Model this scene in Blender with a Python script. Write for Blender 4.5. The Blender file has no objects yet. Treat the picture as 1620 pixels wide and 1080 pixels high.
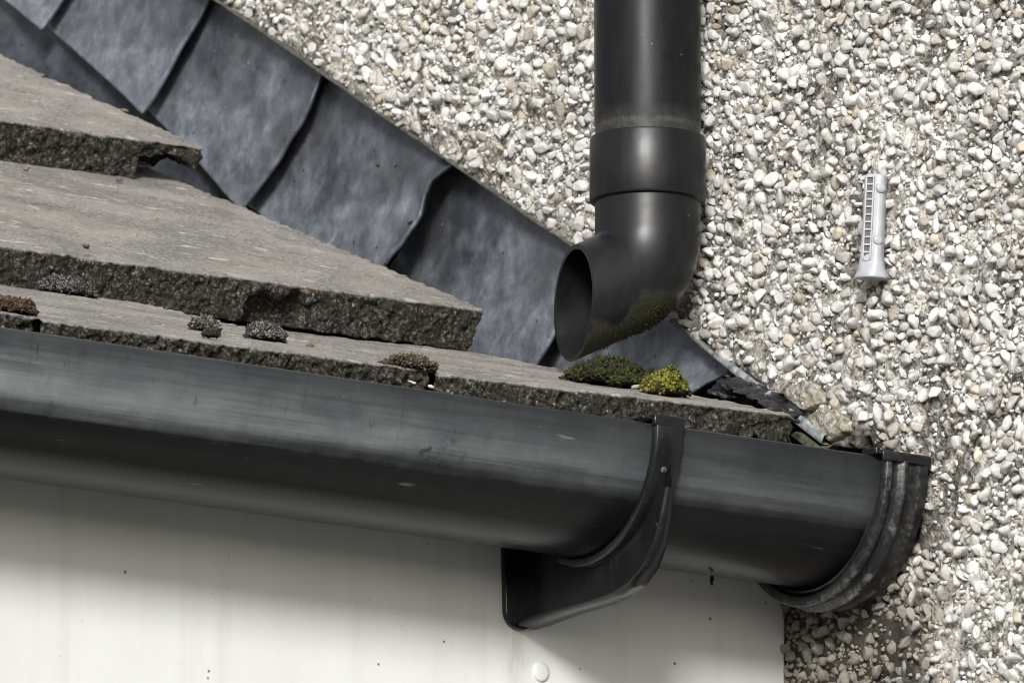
import bpy, bmesh, math, random
import numpy as np
from math import radians, sin, cos, pi
random.seed(7)
S = bpy.context.scene
col = S.collection

# ------------------------------------------------------------------ camera (all design numbers are millimetres)
PSI, TH = radians(37.0), radians(11.5)
fw = np.array([sin(PSI)*cos(TH), cos(PSI)*cos(TH), sin(TH)])
rt = np.array([cos(PSI), -sin(PSI), 0.0])
up = np.cross(rt, fw)
DIST, SC = 5500.0, 3.19
FPX = SC*DIST
CAM = np.array([-5.0, -60.0, 3.0]) - DIST*fw - (1466-810)/SC*rt - (540-733)/SC*up
cd = bpy.data.cameras.new('camera'); cam = bpy.data.objects.new('camera', cd); col.objects.link(cam)
from mathutils import Matrix, Vector
R3 = Matrix(((rt[0], up[0], -fw[0]), (rt[1], up[1], -fw[1]), (rt[2], up[2], -fw[2])))
cam.matrix_world = Matrix.Translation(Vector(CAM*.001)) @ R3.to_4x4()
cd.sensor_width = 36.0; cd.lens = FPX*36/1620
cd.clip_start = .1; cd.clip_end = 3000
cd.dof.use_dof = True; cd.dof.focus_distance = 5.53; cd.dof.aperture_fstop = 34.0
S.camera = cam

# ------------------------------------------------------------------ world, sun, exposure
SUN_EL, SUN_AZ = radians(22), radians(222)          # azimuth clockwise from +Y
w = bpy.data.worlds.new('World'); S.world = w; w.use_nodes = True
nt = w.node_tree; nt.nodes.clear()
sky = nt.nodes.new('ShaderNodeTexSky'); sky.sky_type = 'NISHITA'; sky.sun_disc = False
sky.sun_elevation = SUN_EL; sky.sun_rotation = SUN_AZ
sky.air_density = 1.6; sky.dust_density = 2.0; sky.ozone_density = 1.0
hs = nt.nodes.new('ShaderNodeHueSaturation'); hs.inputs['Saturation'].default_value = .22
bg = nt.nodes.new('ShaderNodeBackground'); bg.inputs['Strength'].default_value = .09
wo = nt.nodes.new('ShaderNodeOutputWorld')
nt.links.new(sky.outputs[0], hs.inputs['Color']); nt.links.new(hs.outputs[0], bg.inputs[0]); nt.links.new(bg.outputs[0], wo.inputs[0])
sd = bpy.data.lights.new('sun', 'SUN'); sd.energy = 2.9; sd.angle = radians(13); sd.color = (1, .99, .975)
sun = bpy.data.objects.new('sun', sd); col.objects.link(sun)
sdir = Vector((sin(SUN_AZ)*cos(SUN_EL), cos(SUN_AZ)*cos(SUN_EL), sin(SUN_EL)))
sun.rotation_euler = sdir.to_track_quat('Z', 'Y').to_euler()
S.view_settings.view_transform = 'Standard'; S.view_settings.look = 'None'
S.view_settings.gamma = 1; S.view_settings.exposure = .42
S.render.engine = 'CYCLES'; S.cycles.use_denoising = True; S.cycles.filter_width = 1.05; S.cycles.max_bounces = 8

# ------------------------------------------------------------------ helpers
def at(x, y, axis, val):
    """Point (mm) where the sight line of pixel (x, y) of the photograph meets the real plane coord[axis] = val."""
    d = fw + (x-810)/FPX*rt + (540-y)/FPX*up
    return CAM + (val-CAM[axis])/d[axis]*d

def hash3(ix, iy, iz, seed):
    h = (ix*374761393 + iy*668265263 + iz*2147483647 + seed*974711) & 0xffffffff
    h = ((h ^ (h >> 13))*1274126177) & 0xffffffff
    h = ((h ^ (h >> 16))*2246822519) & 0xffffffff
    return ((h ^ (h >> 15)) & 0xffff)/65535.0

def vnoise(p, size, seed=0):
    """Smooth value noise in -1..1; p is (N,3) mm, size the feature size in mm."""
    q = np.asarray(p, float)/size
    i = np.floor(q).astype(np.int64); f = q-i; f = f*f*f*(f*(f*6-15)+10)
    out = 0
    for dx in (0, 1):
        wx = f[..., 0] if dx else 1-f[..., 0]
        for dy in (0, 1):
            wy = f[..., 1] if dy else 1-f[..., 1]
            for dz in (0, 1):
                wz = f[..., 2] if dz else 1-f[..., 2]
                out = out + wx*wy*wz*hash3(i[..., 0]+dx, i[..., 1]+dy, i[..., 2]+dz, seed)
    return out*2-1

def fbm(p, size, octv=4, seed=0, gain=.5):
    a, s, t = 1.0, 0, 0
    for k in range(octv):
        s = s + a*vnoise(p, size/2**k, seed+k*17); t += a; a *= gain
    return s/t

def sstep(a, b, x):
    t = np.clip((np.asarray(x, float)-a)/(b-a), 0, 1); return t*t*(3-2*t)

class MB:
    """Collects quads and tris (mm, world), builds ONE mesh object."""
    def __init__(s): s.v = []; s.f = []; s.n = 0; s.a = []
    def add(s, verts, faces, att=None):
        verts = np.asarray(verts, float).reshape(-1, 3)
        s.v.append(verts); s.f += [tuple(i+s.n for i in f) for f in faces]; s.n += len(verts)
        s.a.append(np.zeros((len(verts), 4)) if att is None else np.broadcast_to(att, (len(verts), 4)))
    def grid(s, P, att=None, flip=False, closeu=False):
        nu, nv = P.shape[:2]
        I = np.arange(nu*nv).reshape(nu, nv)
        if closeu: I = np.vstack([I, I[:1]])
        q = np.stack([I[:-1, :-1], I[1:, :-1], I[1:, 1:], I[:-1, 1:]], -1).reshape(-1, 4)
        if flip: q = q[:, ::-1]
        s.add(P.reshape(-1, 3), q.tolist(), None if att is None else np.asarray(att).reshape(-1, 4))
    def box(s, lo, hi):
        x0, y0, z0 = lo; x1, y1, z1 = hi
        s.add([(x0,y0,z0),(x1,y0,z0),(x1,y1,z0),(x0,y1,z0),(x0,y0,z1),(x1,y0,z1),(x1,y1,z1),(x0,y1,z1)],
              [(0,3,2,1),(4,5,6,7),(0,1,5,4),(1,2,6,5),(2,3,7,6),(3,0,4,7)])
    def prism(s, poly, d):
        """polygon (N,3) extruded by vector d"""
        poly = np.asarray(poly, float); n = len(poly)
        s.add(np.vstack([poly, poly+np.asarray(d, float)]),
              [tuple(range(n))[::-1], tuple(range(n, 2*n))] + [(i, (i+1) % n, n+(i+1) % n, n+i) for i in range(n)])
    def build(s, name, mat, parent=None, smooth=True, bevel=0, seg=2, solid=0, weld=False, sub=0, off=-1):
        base = np.zeros(3)
        o = parent
        while o is not None:
            base = base+np.array(o.location)*1000; o = o.parent
        V = (np.vstack(s.v)-base)*.001
        me = bpy.data.meshes.new(name); me.from_pydata(V.tolist(), [], s.f)
        at_ = np.vstack(s.a)
        if at_.any():
            la = me.attributes.new('tint', 'FLOAT_COLOR', 'POINT'); la.data.foreach_set('color', at_.astype(np.float32).ravel())
        if weld or bevel:
            bm = bmesh.new(); bm.from_mesh(me)
            if weld: bmesh.ops.remove_doubles(bm, verts=bm.verts, dist=1e-6)
            bmesh.ops.recalc_face_normals(bm, faces=bm.faces); bm.to_mesh(me); bm.free()
        me.materials.append(mat)
        if smooth: me.polygons.foreach_set('use_smooth', [True]*len(me.polygons))
        me.update()
        o = bpy.data.objects.new(name, me); col.objects.link(o)
        if parent is not None: o.parent = parent
        if solid:
            m = o.modifiers.new('thickness', 'SOLIDIFY'); m.thickness = solid*.001; m.offset = off
        if bevel:
            m = o.modifiers.new('bevel', 'BEVEL'); m.width = bevel*.001; m.segments = seg; m.limit_method = 'ANGLE'; m.angle_limit = radians(40); m.harden_normals = False
        if smooth and bevel:
            try:
                me.set_sharp_from_angle(angle=radians(50))
            except Exception: pass
        return o

def fastmesh(name, V, F, mat, parent, tint=None):
    """Large all-triangle mesh from arrays; V in mm world."""
    base = np.array(parent.location)*1000 if parent is not None else 0
    me = bpy.data.meshes.new(name)
    V = ((V-base)*.001).astype(np.float32); F = F.astype(np.int32)
    me.vertices.add(len(V)); me.vertices.foreach_set('co', V.ravel())
    me.loops.add(F.size); me.loops.foreach_set('vertex_index', F.ravel())
    me.polygons.add(len(F)); me.polygons.foreach_set('loop_start', np.arange(0, F.size, 3, dtype=np.int32))
    me.polygons.foreach_set('use_smooth', np.ones(len(F), dtype=bool))
    me.update(calc_edges=True); me.validate()
    if tint is not None:
        la = me.attributes.new('tint', 'FLOAT_COLOR', 'POINT'); la.data.foreach_set('color', tint.astype(np.float32).ravel())
    me.materials.append(mat)
    o = bpy.data.objects.new(name, me); col.objects.link(o); o.parent = parent
    return o

def tag(o, label=None, cat=None, group=None, kind=None):
    if label: o['label'] = label
    if cat: o['category'] = cat
    if group: o['group'] = group
    if kind: o['kind'] = kind
    return o
def thing(name, label, cat, loc, group=None):
    o = bpy.data.objects.new(name, None); col.objects.link(o); o.empty_display_size = .01
    o.location = Vector([float(c)*.001 for c in loc]); return tag(o, label, cat, group)

# ------------------------------------------------------------------ materials
class Mat:
    def __init__(s, name, rough=.6, spec=.5, metal=0.0):
        s.m = bpy.data.materials.new(name); s.m.use_nodes = True
        s.t = s.m.node_tree; s.b = s.t.nodes['Principled BSDF']
        s.set('Roughness', rough); s.set('Specular IOR Level', spec); s.set('Metallic', metal)
        s.tc = s.t.nodes.new('ShaderNodeTexCoord')
    def set(s, k, v):
        i = s.b.inputs[k]
        if isinstance(v, bpy.types.NodeSocket): s.t.links.new(v, i)
        else: i.default_value = v
    def put(s, i, v):
        if isinstance(v, bpy.types.NodeSocket): s.t.links.new(v, i)
        elif hasattr(i.default_value, '__len__') and not hasattr(v, '__len__'): i.default_value = (v, v, v, 1)[:len(i.default_value)]
        elif hasattr(v, '__len__') and len(v) == 3 and len(i.default_value) == 4: i.default_value = (*v, 1)
        else: i.default_value = v
    def xyz(s, sc=(1, 1, 1), rot=(0, 0, 0)):
        m = s.t.nodes.new('ShaderNodeMapping'); m.inputs['Scale'].default_value = sc; m.inputs['Rotation'].default_value = rot
        s.t.links.new(s.tc.outputs['Object'], m.inputs['Vector']); return m.outputs[0]
    def noise(s, mm, det=4, rough=.55, vec=None, dist=0):
        n = s.t.nodes.new('ShaderNodeTexNoise'); n.inputs['Scale'].default_value = 1000/mm
        n.inputs['Detail'].default_value = det; n.inputs['Roughness'].default_value = rough; n.inputs['Distortion'].default_value = dist
        s.t.links.new(vec if vec is not None else s.tc.outputs['Object'], n.inputs['Vector']); return n.outputs[0]
    def vor(s, mm, vec=None, feat='F1', out=0, rnd=1):
        n = s.t.nodes.new('ShaderNodeTexVoronoi'); n.feature = feat; n.inputs['Scale'].default_value = 1000/mm; n.inputs['Randomness'].default_value = rnd
        s.t.links.new(vec if vec is not None else s.tc.outputs['Object'], n.inputs['Vector']); return n.outputs[out]
    def ramp(s, fac, stops, interp='LINEAR'):
        n = s.t.nodes.new('ShaderNodeValToRGB'); n.color_ramp.interpolation = interp
        e = n.color_ramp.elements
        while len(e) < len(stops): e.new(.5)
        for el, (p, c) in zip(e, stops):
            el.position = p; el.color = (c, c, c, 1) if not hasattr(c, '__len__') else (*c, 1)
        s.put(n.inputs[0], fac); return n.outputs[0]
    def mix(s, fac, a, b, mode='MIX'):
        n = s.t.nodes.new('ShaderNodeMixRGB'); n.blend_type = mode
        s.put(n.inputs[0], fac); s.put(n.inputs[1], a); s.put(n.inputs[2], b); return n.outputs[0]
    def math(s, op, a, b=0.0):
        n = s.t.nodes.new('ShaderNodeMath'); n.operation = op; s.put(n.inputs[0], a); s.put(n.inputs[1], b); return n.outputs[0]
    def attr(s, name='tint'):
        n = s.t.nodes.new('ShaderNodeAttribute'); n.attribute_name = name; return n
    def sep(s, src):
        n = s.t.nodes.new('ShaderNodeSeparateXYZ'); s.t.links.new(src, n.inputs[0]); return n.outputs
    def bump(s, h, mm, strength=1.0, normal=None):
        n = s.t.nodes.new('ShaderNodeBump'); n.inputs['Distance'].default_value = mm*.001; s.put(n.inputs['Strength'], strength)
        s.put(n.inputs['Height'], h)
        if normal is not None: s.t.links.new(normal, n.inputs['Normal'])
        return n.outputs[0]

def m_mortar():
    m = Mat('mortar', .92, .25)
    base = m.ramp(m.noise(2.2, 6, .7), [(.30, (.05, .045, .037)), (.41, (.25, .23, .20)), (.51, (.56, .535, .485)), (.66, (.77, .75, .71))])
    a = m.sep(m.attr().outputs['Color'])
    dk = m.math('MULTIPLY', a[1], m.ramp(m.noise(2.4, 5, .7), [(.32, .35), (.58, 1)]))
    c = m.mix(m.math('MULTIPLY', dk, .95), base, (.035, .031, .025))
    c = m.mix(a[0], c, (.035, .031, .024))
    m.set('Base Color', c)
    n = m.bump(m.noise(.9, 4, .7), .5); m.set('Normal', m.bump(m.noise(3.2, 5, .7), 1.6, 1, n)); return m.m
def m_pebble():
    m = Mat('quartz_pebble', .5, .45)
    c = m.mix(m.ramp(m.noise(3.2, 4, .65), [(.35, 0), (.75, .6)]), m.attr().outputs['Color'], (.46, .42, .36), 'MULTIPLY')
    m.set('Base Color', c); m.set('Normal', m.bump(m.noise(2.2, 5, .7), .7))
    m.set('Subsurface Weight', .0); return m.m
def m_masonry():
    m = Mat('dark_masonry', .95, .2)  # mostly dark brown masonry tone
    m.set('Base Color', m.ramp(m.noise(9, 6, .7), [(.3, (.01, .009, .007)), (.55, (.035, .03, .024)), (.75, (.16, .14, .10))]))
    m.set('Normal', m.bump(m.noise(7, 6, .7), 4)); return m.m
def m_chunk():
    m = Mat('lichened_mortar', .9, .3)
    c = m.ramp(m.noise(2.6, 6, .72), [(.3, (.06, .054, .042)), (.46, (.26, .245, .205)), (.66, (.56, .54, .48))])
    c = m.mix(m.ramp(m.noise(9, 3), [(.52, 0), (.66, .6)]), c, (.34, .28, .17))
    m.set('Base Color', c); m.set('Normal', m.bump(m.noise(1.8, 5, .7), 1.2)); return m.m
def m_lead():
    m = Mat('weathered_lead', .42, .5, .55)
    c = m.ramp(m.noise(24, 7, .68, dist=.3), [(.30, (.034, .038, .047)), (.50, (.074, .082, .10)), (.68, (.15, .166, .195))])
    pale = m.ramp(m.noise(12, 7, .7, dist=.3), [(.30, (.15, .168, .202)), (.50, (.31, .34, .395)), (.72, (.54, .575, .62))])     # pale oxide mottle; also paints the sky reflection low on each sheet
    kb = m.ramp(m.math('ADD', m.sep(m.attr().outputs['Color'])[0], m.math('MULTIPLY', m.math('SUBTRACT', m.noise(7, 7, .72), .5), .75)), [(.0, .04), (1.0, .85)])
    c = m.mix(kb, c, pale)
    c = m.mix(m.ramp(m.noise(7, 5, .65), [(.50, 0), (.74, .55)]), c, (.085, .09, .105))
    c = m.mix(m.ramp(m.noise(60, 3), [(.45, 0), (.65, .25)]), c, (.17, .165, .18))
    sp = m.ramp(m.math('ADD', m.vor(15, m.xyz((0, 1, 1))), m.math('MULTIPLY', m.noise(2), .08)), [(.08, 1), (.115, 0)])
    c = m.mix(m.math('MULTIPLY', sp, .8), c, (.02, .02, .022))
    sp2 = m.ramp(m.math('ADD', m.vor(11.3, m.xyz((0, 1, 1))), m.math('MULTIPLY', m.noise(1.5), .12)), [(.10, 1), (.15, 0)])
    c = m.mix(m.math('MULTIPLY', sp2, m.ramp(m.noise(30, 2), [(.55, 0), (.62, .7)])), c, (.62, .65, .68))
    sc = m.xyz((1, 5, .6), (radians(35), 0, 0))
    c = m.mix(m.ramp(m.noise(5, 2, .5, sc), [(.70, 0), (.76, .25)]), c, (.45, .48, .52))
    m.set('Base Color', c)
    m.set('Roughness', m.ramp(m.noise(12, 4), [(.3, .30), (.7, .5)]))
    n = m.bump(m.noise(1.2, 3), .06); m.set('Normal', m.bump(m.noise(20, 4, .5), 2.4, .6, n)); return m.m
def m_crumple():
    m = Mat('torn_lead', .34, .5, .2)
    c = m.ramp(m.noise(8, 5, .65), [(.35, (.010, .0105, .012)), (.58, (.03, .031, .035)), (.66, (.08, .085, .09)), (.74, (.38, .40, .41))])
    m.set('Base Color', c); m.set('Normal', m.bump(m.noise(2, 4), .4)); return m.m
def m_bead():
    m = Mat('weathered_zinc_bead', .6, .5, .2)
    c = m.ramp(m.noise(5, 5, .7), [(.32, (.06, .062, .06)), (.5, (.26, .28, .28)), (.7, (.50, .53, .54))])
    c = m.mix(m.math('MULTIPLY', m.attr().outputs['Fac'], .9), c, m.ramp(m.noise(4, 5, .7), [(.35, (.025, .024, .018)), (.7, (.13, .125, .10))]))
    m.set('Base Color', c); m.set('Normal', m.bump(m.noise(2, 4), .4)); return m.m
def m_tile():
    m = Mat('concrete_tile', .93, .25)
    a = m.sep(m.attr().outputs['Color'])            # R: broken, lichened edge
    top = m.ramp(m.noise(2.3, 6, .85), [(.32, (.05, .047, .042)), (.43, (.175, .168, .155)), (.55, (.335, .322, .30)), (.68, (.66, .63, .585))])
    top = m.mix(m.ramp(m.noise(34, 5, .62), [(.36, 0), (.62, .55)]), top, (.17, .155, .135))
    top = m.mix(m.ramp(m.noise(60, 4, .6), [(.44, 0), (.64, .6)]), top, (.42, .385, .345))
    lng = m.xyz((.22, 1, 1), (0, 0, radians(18)))
    top = m.mix(m.ramp(m.noise(7, 3, .55, lng), [(.652, 0), (.68, .85)]), top, (.64, .615, .575))
    top = m.mix(m.ramp(m.noise(9, 3, .55, m.xyz((.3, 1, 1), (0, 0, radians(10)))), [(.63, 0), (.72, .5)]), top, (.08, .074, .064))
    top = m.mix(m.ramp(m.math('ADD', m.vor(26), m.math('MULTIPLY', m.noise(4, 5, .7), .35)), [(.26, .75), (.36, 0)]), top, (.50, .485, .45))
    top = m.mix(m.ramp(m.noise(10, 5, .7), [(.58, 0), (.68, .5)]), top, (.40, .385, .35))
    top = m.mix(m.ramp(m.vor(5, out=0), [(.10, .8), (.2, 0)]), top, (.05, .047, .042))
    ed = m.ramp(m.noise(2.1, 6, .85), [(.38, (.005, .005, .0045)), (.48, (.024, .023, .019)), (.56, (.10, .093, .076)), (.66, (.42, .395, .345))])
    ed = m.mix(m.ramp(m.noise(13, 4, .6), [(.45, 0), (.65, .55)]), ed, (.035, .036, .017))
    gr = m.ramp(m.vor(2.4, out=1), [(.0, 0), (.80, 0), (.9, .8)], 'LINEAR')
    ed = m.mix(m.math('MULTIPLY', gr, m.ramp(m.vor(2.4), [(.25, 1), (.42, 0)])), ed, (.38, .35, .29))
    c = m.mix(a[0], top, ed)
    m.set('Base Color', c)
    n = m.bump(m.noise(1.4, 5, .8), .9); n = m.bump(m.noise(2.0, 5, .8), 1.7, a[0], n); m.set('Normal', n); return m.m
_g = at(700, 716, 1, -50); GX, GZ = (_g[0]+5)*.001, (_g[2]-3)*.001     # one sooty patch on the gutter face
def m_pvc(name, streak=True, moss=False, dust=0.0, rough=.33, spec=.19):
    m = Mat(name, rough, spec)
    st = m.xyz((.02, 1, 1)) if streak else m.xyz((1, 1, .25))
    c = m.ramp(m.noise(5, 4, .6, st), [(.3, (.006, .0063, .0072)), (.7, (.011, .0115, .0132))])
    if streak:
        c = m.mix(m.ramp(m.noise(2.4, 3, .6, m.xyz((.012, 1, 1))), [(.5, 0), (.75, .5)]), c, (.014, .015, .0165))
        c = m.mix(m.ramp(m.noise(16, 5, .65, m.xyz((1.3, .5, .4))), [(.48, 0), (.75, .3)]), c, (.016, .017, .019))
        drip = m.ramp(m.noise(9, 5, .7, m.xyz((1.2, .2, .2))), [(.62, 0), (.76, .55)])
        c = m.mix(drip, c, (.010, .010, .010))
        # chalky film worn through in streaks, with the gutter's bright reflection painted in
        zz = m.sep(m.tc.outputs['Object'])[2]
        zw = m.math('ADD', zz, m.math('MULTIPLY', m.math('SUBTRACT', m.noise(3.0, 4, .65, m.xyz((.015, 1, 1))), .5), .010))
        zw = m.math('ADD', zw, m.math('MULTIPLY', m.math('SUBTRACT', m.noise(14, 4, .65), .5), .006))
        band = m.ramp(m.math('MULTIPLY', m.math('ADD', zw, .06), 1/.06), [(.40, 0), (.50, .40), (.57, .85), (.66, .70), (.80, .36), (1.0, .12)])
        refl_fade = m.math('MULTIPLY', m.math('ADD', m.math('MULTIPLY', m.sep(m.tc.outputs['Object'])[0], -1.5), .26), 1.0)    # painted reflection fades towards the wall
        n_ = m.t.nodes.new('ShaderNodeClamp'); m.t.links.new(refl_fade, n_.inputs[0]); n_.inputs[1].default_value = .17; n_.inputs[2].default_value = 1
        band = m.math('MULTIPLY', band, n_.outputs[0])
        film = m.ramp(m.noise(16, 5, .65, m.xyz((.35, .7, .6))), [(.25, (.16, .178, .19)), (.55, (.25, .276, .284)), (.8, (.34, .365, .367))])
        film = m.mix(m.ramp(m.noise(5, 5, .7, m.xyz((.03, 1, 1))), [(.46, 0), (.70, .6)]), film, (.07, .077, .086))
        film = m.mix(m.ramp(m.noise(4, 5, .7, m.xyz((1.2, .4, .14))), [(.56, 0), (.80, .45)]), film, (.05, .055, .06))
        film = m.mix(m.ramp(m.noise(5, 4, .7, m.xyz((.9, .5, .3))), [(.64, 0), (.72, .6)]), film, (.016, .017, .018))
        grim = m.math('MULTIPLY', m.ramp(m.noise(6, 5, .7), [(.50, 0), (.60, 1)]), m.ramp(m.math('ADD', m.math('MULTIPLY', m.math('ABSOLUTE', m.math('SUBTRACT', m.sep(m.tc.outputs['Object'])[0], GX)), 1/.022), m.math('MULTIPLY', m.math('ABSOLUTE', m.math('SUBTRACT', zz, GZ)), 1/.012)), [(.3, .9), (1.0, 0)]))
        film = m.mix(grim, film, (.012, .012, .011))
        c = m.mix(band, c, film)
        scr = m.ramp(m.noise(9, 2, .5, m.xyz((.18, 2.4, 2.4), (0, radians(35), 0))), [(.74, 0), (.76, .28)])
        c = m.mix(scr, c, (.32, .33, .34))
    c = m.mix(m.math('MULTIPLY', m.ramp(m.math('ADD', m.vor(17), m.math('MULTIPLY', m.noise(1.2), .03)), [(.03, 1), (.05, 0)]), .35), c, (.32, .33, .33))
    if not streak: c = m.mix(m.ramp(m.noise(2.0, 5, .7), [(.56, 0), (.84, .15+dust)]), c, (.12, .12, .115))
    if not streak and not moss:                      # dust settled above the socket
        c = m.mix(m.math('MULTIPLY', m.sep(m.attr().outputs['Color'])[0], m.ramp(m.noise(3.5, 5, .7), [(.3, .25), (.7, 1)])), c, (.085, .085, .08))
    r = m.ramp(m.noise(22, 4, .6, st), [(.3, rough-.07), (.7, rough+.08)])
    if moss:
        p = m.sep(m.attr().outputs['Color'])
        k = m.ramp(m.math('ADD', p[0], m.math('MULTIPLY', m.math('SUBTRACT', m.noise(11, 4, .6), .5), .55)), [(.36, 0), (.66, 1)])
        gc = m.ramp(m.noise(1.6, 5, .7), [(.35, (.010, .010, .007)), (.55, (.026, .026, .010)), (.72, (.075, .075, .014))])
        c = m.mix(k, c, gc); r = m.mix(k, r, (.95, .95, .95))
        m.set('Normal', m.bump(m.math('MULTIPLY', m.noise(1.3, 4, .7), k), 1.0, 1, m.bump(m.noise(30, 3), .35)))
    else:
        m.set('Normal', m.bump(m.noise(26, 3, vec=st), .3, .8, m.bump(m.noise(.5, 2), .012)))
    m.set('Base Color', c); m.set('Roughness', r); return m.m
def m_stopend():
    m = Mat('limed_black_pvc', .4, .5)
    c = m.ramp(m.noise(8, 4), [(.3, (.007, .007, .008)), (.7, (.016, .0165, .018))])
    a = m.sep(m.attr().outputs['Color'])
    k = m.math('MULTIPLY', m.math('MULTIPLY', m.ramp(m.noise(4.5, 6, .72), [(.46, 0), (.68, 1)]), m.ramp(m.noise(19, 3), [(.40, .1), (.60, 1.3)])), a[0])
    c = m.mix(k, c, (.30, .30, .285)); m.set('Base Color', c)
    c2 = m.mix(m.ramp(m.noise(10, 4), [(.6, 0), (.75, .35)]), c, (.07, .05, .03)); m.set('Base Color', c2)
    m.set('Roughness', m.ramp(k, [(0, .36), (1, .85)])); m.set('Normal', m.bump(m.noise(2.4, 5), .3)); return m.m
def m_fascia():
    m = Mat('white_upvc', .3, .5)
    c = m.ramp(m.noise(70, 4, .6, m.xyz((1, 1, .5))), [(.35, (.635, .638, .62)), (.65, (.69, .695, .685))])
    tcx = m.sep(m.tc.outputs['Object'])
    sp = m.ramp(m.math('ADD', m.vor(13, m.xyz((1, 0, 1))), m.math('MULTIPLY', m.noise(3), .06)), [(.075, 1), (.105, 0)])
    c = m.mix(m.math('MULTIPLY', sp, m.ramp(m.noise(40, 2), [(.45, 0), (.55, .9)])), c, (.08, .075, .06))
    sp = m.ramp(m.vor(5.7, m.xyz((1, 0, 1))), [(.05, 1), (.08, 0)])
    c = m.mix(m.math('MULTIPLY', sp, m.ramp(m.noise(55, 2), [(.5, 0), (.6, .6)])), c, (.16, .15, .12))
    c = m.mix(m.ramp(m.noise(22, 5, .6, m.xyz((1.4, 1, .10))), [(.52, 0), (.8, .24)]), c, (.38, .37, .32))
    # run-off stain below the bracket foot
    X_ = m.math('ADD', tcx[0], m.math('MULTIPLY', m.math('SUBTRACT', m.noise(14, 4), .5), .012))
    d = m.math('ABSOLUTE', m.math('SUBTRACT', X_, .228)); k = m.math('MULTIPLY', m.ramp(d, [(0, 1), (.010, .0)]), m.ramp(m.noise(9, 5, .65, m.xyz((1.5, 1, .3))), [(.35, 0), (.7, .5)]))
    c = m.mix(k, c, (.30, .29, .26))
    m.set('Base Color', c); m.set('Roughness', m.ramp(m.noise(20, 4), [(.3, .28), (.7, .5)])); return m.m
def m_plug():
    m = Mat('grey_nylon', .42, .5)
    m.set('Base Color', m.ramp(m.noise(8, 4), [(.3, (.33, .345, .37)), (.7, (.45, .465, .49))]))
    m.set('Subsurface Weight', .25); m.set('Subsurface Radius', (.004, .004, .004)); m.set('Subsurface Scale', .5); return m.m
def m_tint(name, rough=.85, bump=.3):
    m = Mat(name, rough, .3); m.set('Base Color', m.attr().outputs['Color']); m.set('Normal', m.bump(m.noise(1.2, 3), bump)); return m.m
def m_plain(name, c0, c1, mm=30, rough=.8, spec=.4):
    m = Mat(name, rough, spec); m.set('Base Color', m.ramp(m.noise(mm, 5, .65), [(.3, c0), (.7, c1)])); return m.m

MORTAR, PEBBLE, MASON, CHUNK, LEAD, CRUMPLE, BEAD, TILE = m_mortar(), m_pebble(), m_masonry(), m_chunk(), m_lead(), m_crumple(), m_bead(), m_tile()
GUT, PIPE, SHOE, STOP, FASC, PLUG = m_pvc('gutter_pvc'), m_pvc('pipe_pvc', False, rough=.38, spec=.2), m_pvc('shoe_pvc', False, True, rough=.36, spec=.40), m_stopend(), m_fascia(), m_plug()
BRK = m_pvc('bracket_pvc', False, dust=.05, rough=.24, spec=.42)
MOSS = m_tint('moss'); CRUMB = m_tint('debris')
DARK = m_plain('dark_underlay_and_light_block', (.008, .008, .008), (.02, .02, .02))

# ------------------------------------------------------------------ setting: ground in front of the house
def sheet(name, x0, y0, x1, y1, z, mat):
    b = MB(); b.add([(x0, y0, z), (x1, y0, z), (x1, y1, z), (x0, y1, z)], [(0, 1, 2, 3)])
    return tag(b.build(name, mat, smooth=False), kind='structure')
sheet('ground', -2e5, -2e5, 2e5, 2e5, -2560, m_plain('grass', (.035, .05, .02), (.06, .08, .03), 60))
sheet('added_patio', -9000, -9000, 3000, -1500, -2556, m_plain('added_paving', (.13, .125, .115), (.20, .19, .175), 300))  # unseen paving, added for the gutter to reflect
sheet('added_bed', -9000, -1500, -20, 250, -2552, m_plain('added_soil', (.018, .015, .011), (.05, .042, .03), 40))  # unseen dark strip, added to darken the gutter's lower reflection

# ------------------------------------------------------------------ pebbledashed gable wall (plane X = 0, seen from -X)
LY = np.array([-8, 10.2, 107.5, 240.2, 556, 1500.]); LZ = np.array([13, 22.7, 78, 162, 349, 905.])
for i, (px_, py_) in enumerate([(1316, 701), (1150, 572), (900, 383), (345, 0)]):
    p = at(px_, py_, 0, 0); LY[i+1], LZ[i+1] = p[1], p[2]
LY[0] = LY[1]-33; LZ[0] = LZ[1]-4
LZ[5] = LZ[4]+(1500-LY[4])*.592
def line(y): return np.interp(y, LY, LZ)
YC = LY[0]                                        # where the render is broken away beside the eave
wall = thing('pebbledash_wall', 'white pebbledash house wall with pale quartz chippings behind the black downpipe', 'wall', (0, 0, -2560))
def disp(y, z):
    p = np.stack([np.zeros_like(y), y, z], -1)
    return -(2.0*fbm(p, 26, 3, 3)+2.6*fbm(p, 7.5, 2, 9)+.7*vnoise(p, 3.0, 21))
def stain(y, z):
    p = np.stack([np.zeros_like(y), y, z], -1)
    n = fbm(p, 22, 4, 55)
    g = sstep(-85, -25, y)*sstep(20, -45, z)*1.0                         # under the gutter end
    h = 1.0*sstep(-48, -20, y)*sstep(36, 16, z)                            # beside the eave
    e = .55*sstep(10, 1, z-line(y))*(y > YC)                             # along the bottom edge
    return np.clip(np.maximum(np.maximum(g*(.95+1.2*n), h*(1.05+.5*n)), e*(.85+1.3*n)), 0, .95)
def dirtf(y, z):
    p = np.stack([np.zeros_like(y), y, z], -1)
    a = sstep(-.08, .14, fbm(p, 7, 4, 101)); b_ = sstep(-.22, .16, fbm(p, 34, 4, 131))
    return np.clip(.55*a+.65*b_*sstep(-.2, .12, fbm(p, 4.5, 3, 151))+.35*a*b_, 0, 1)
mb = MB()
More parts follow.
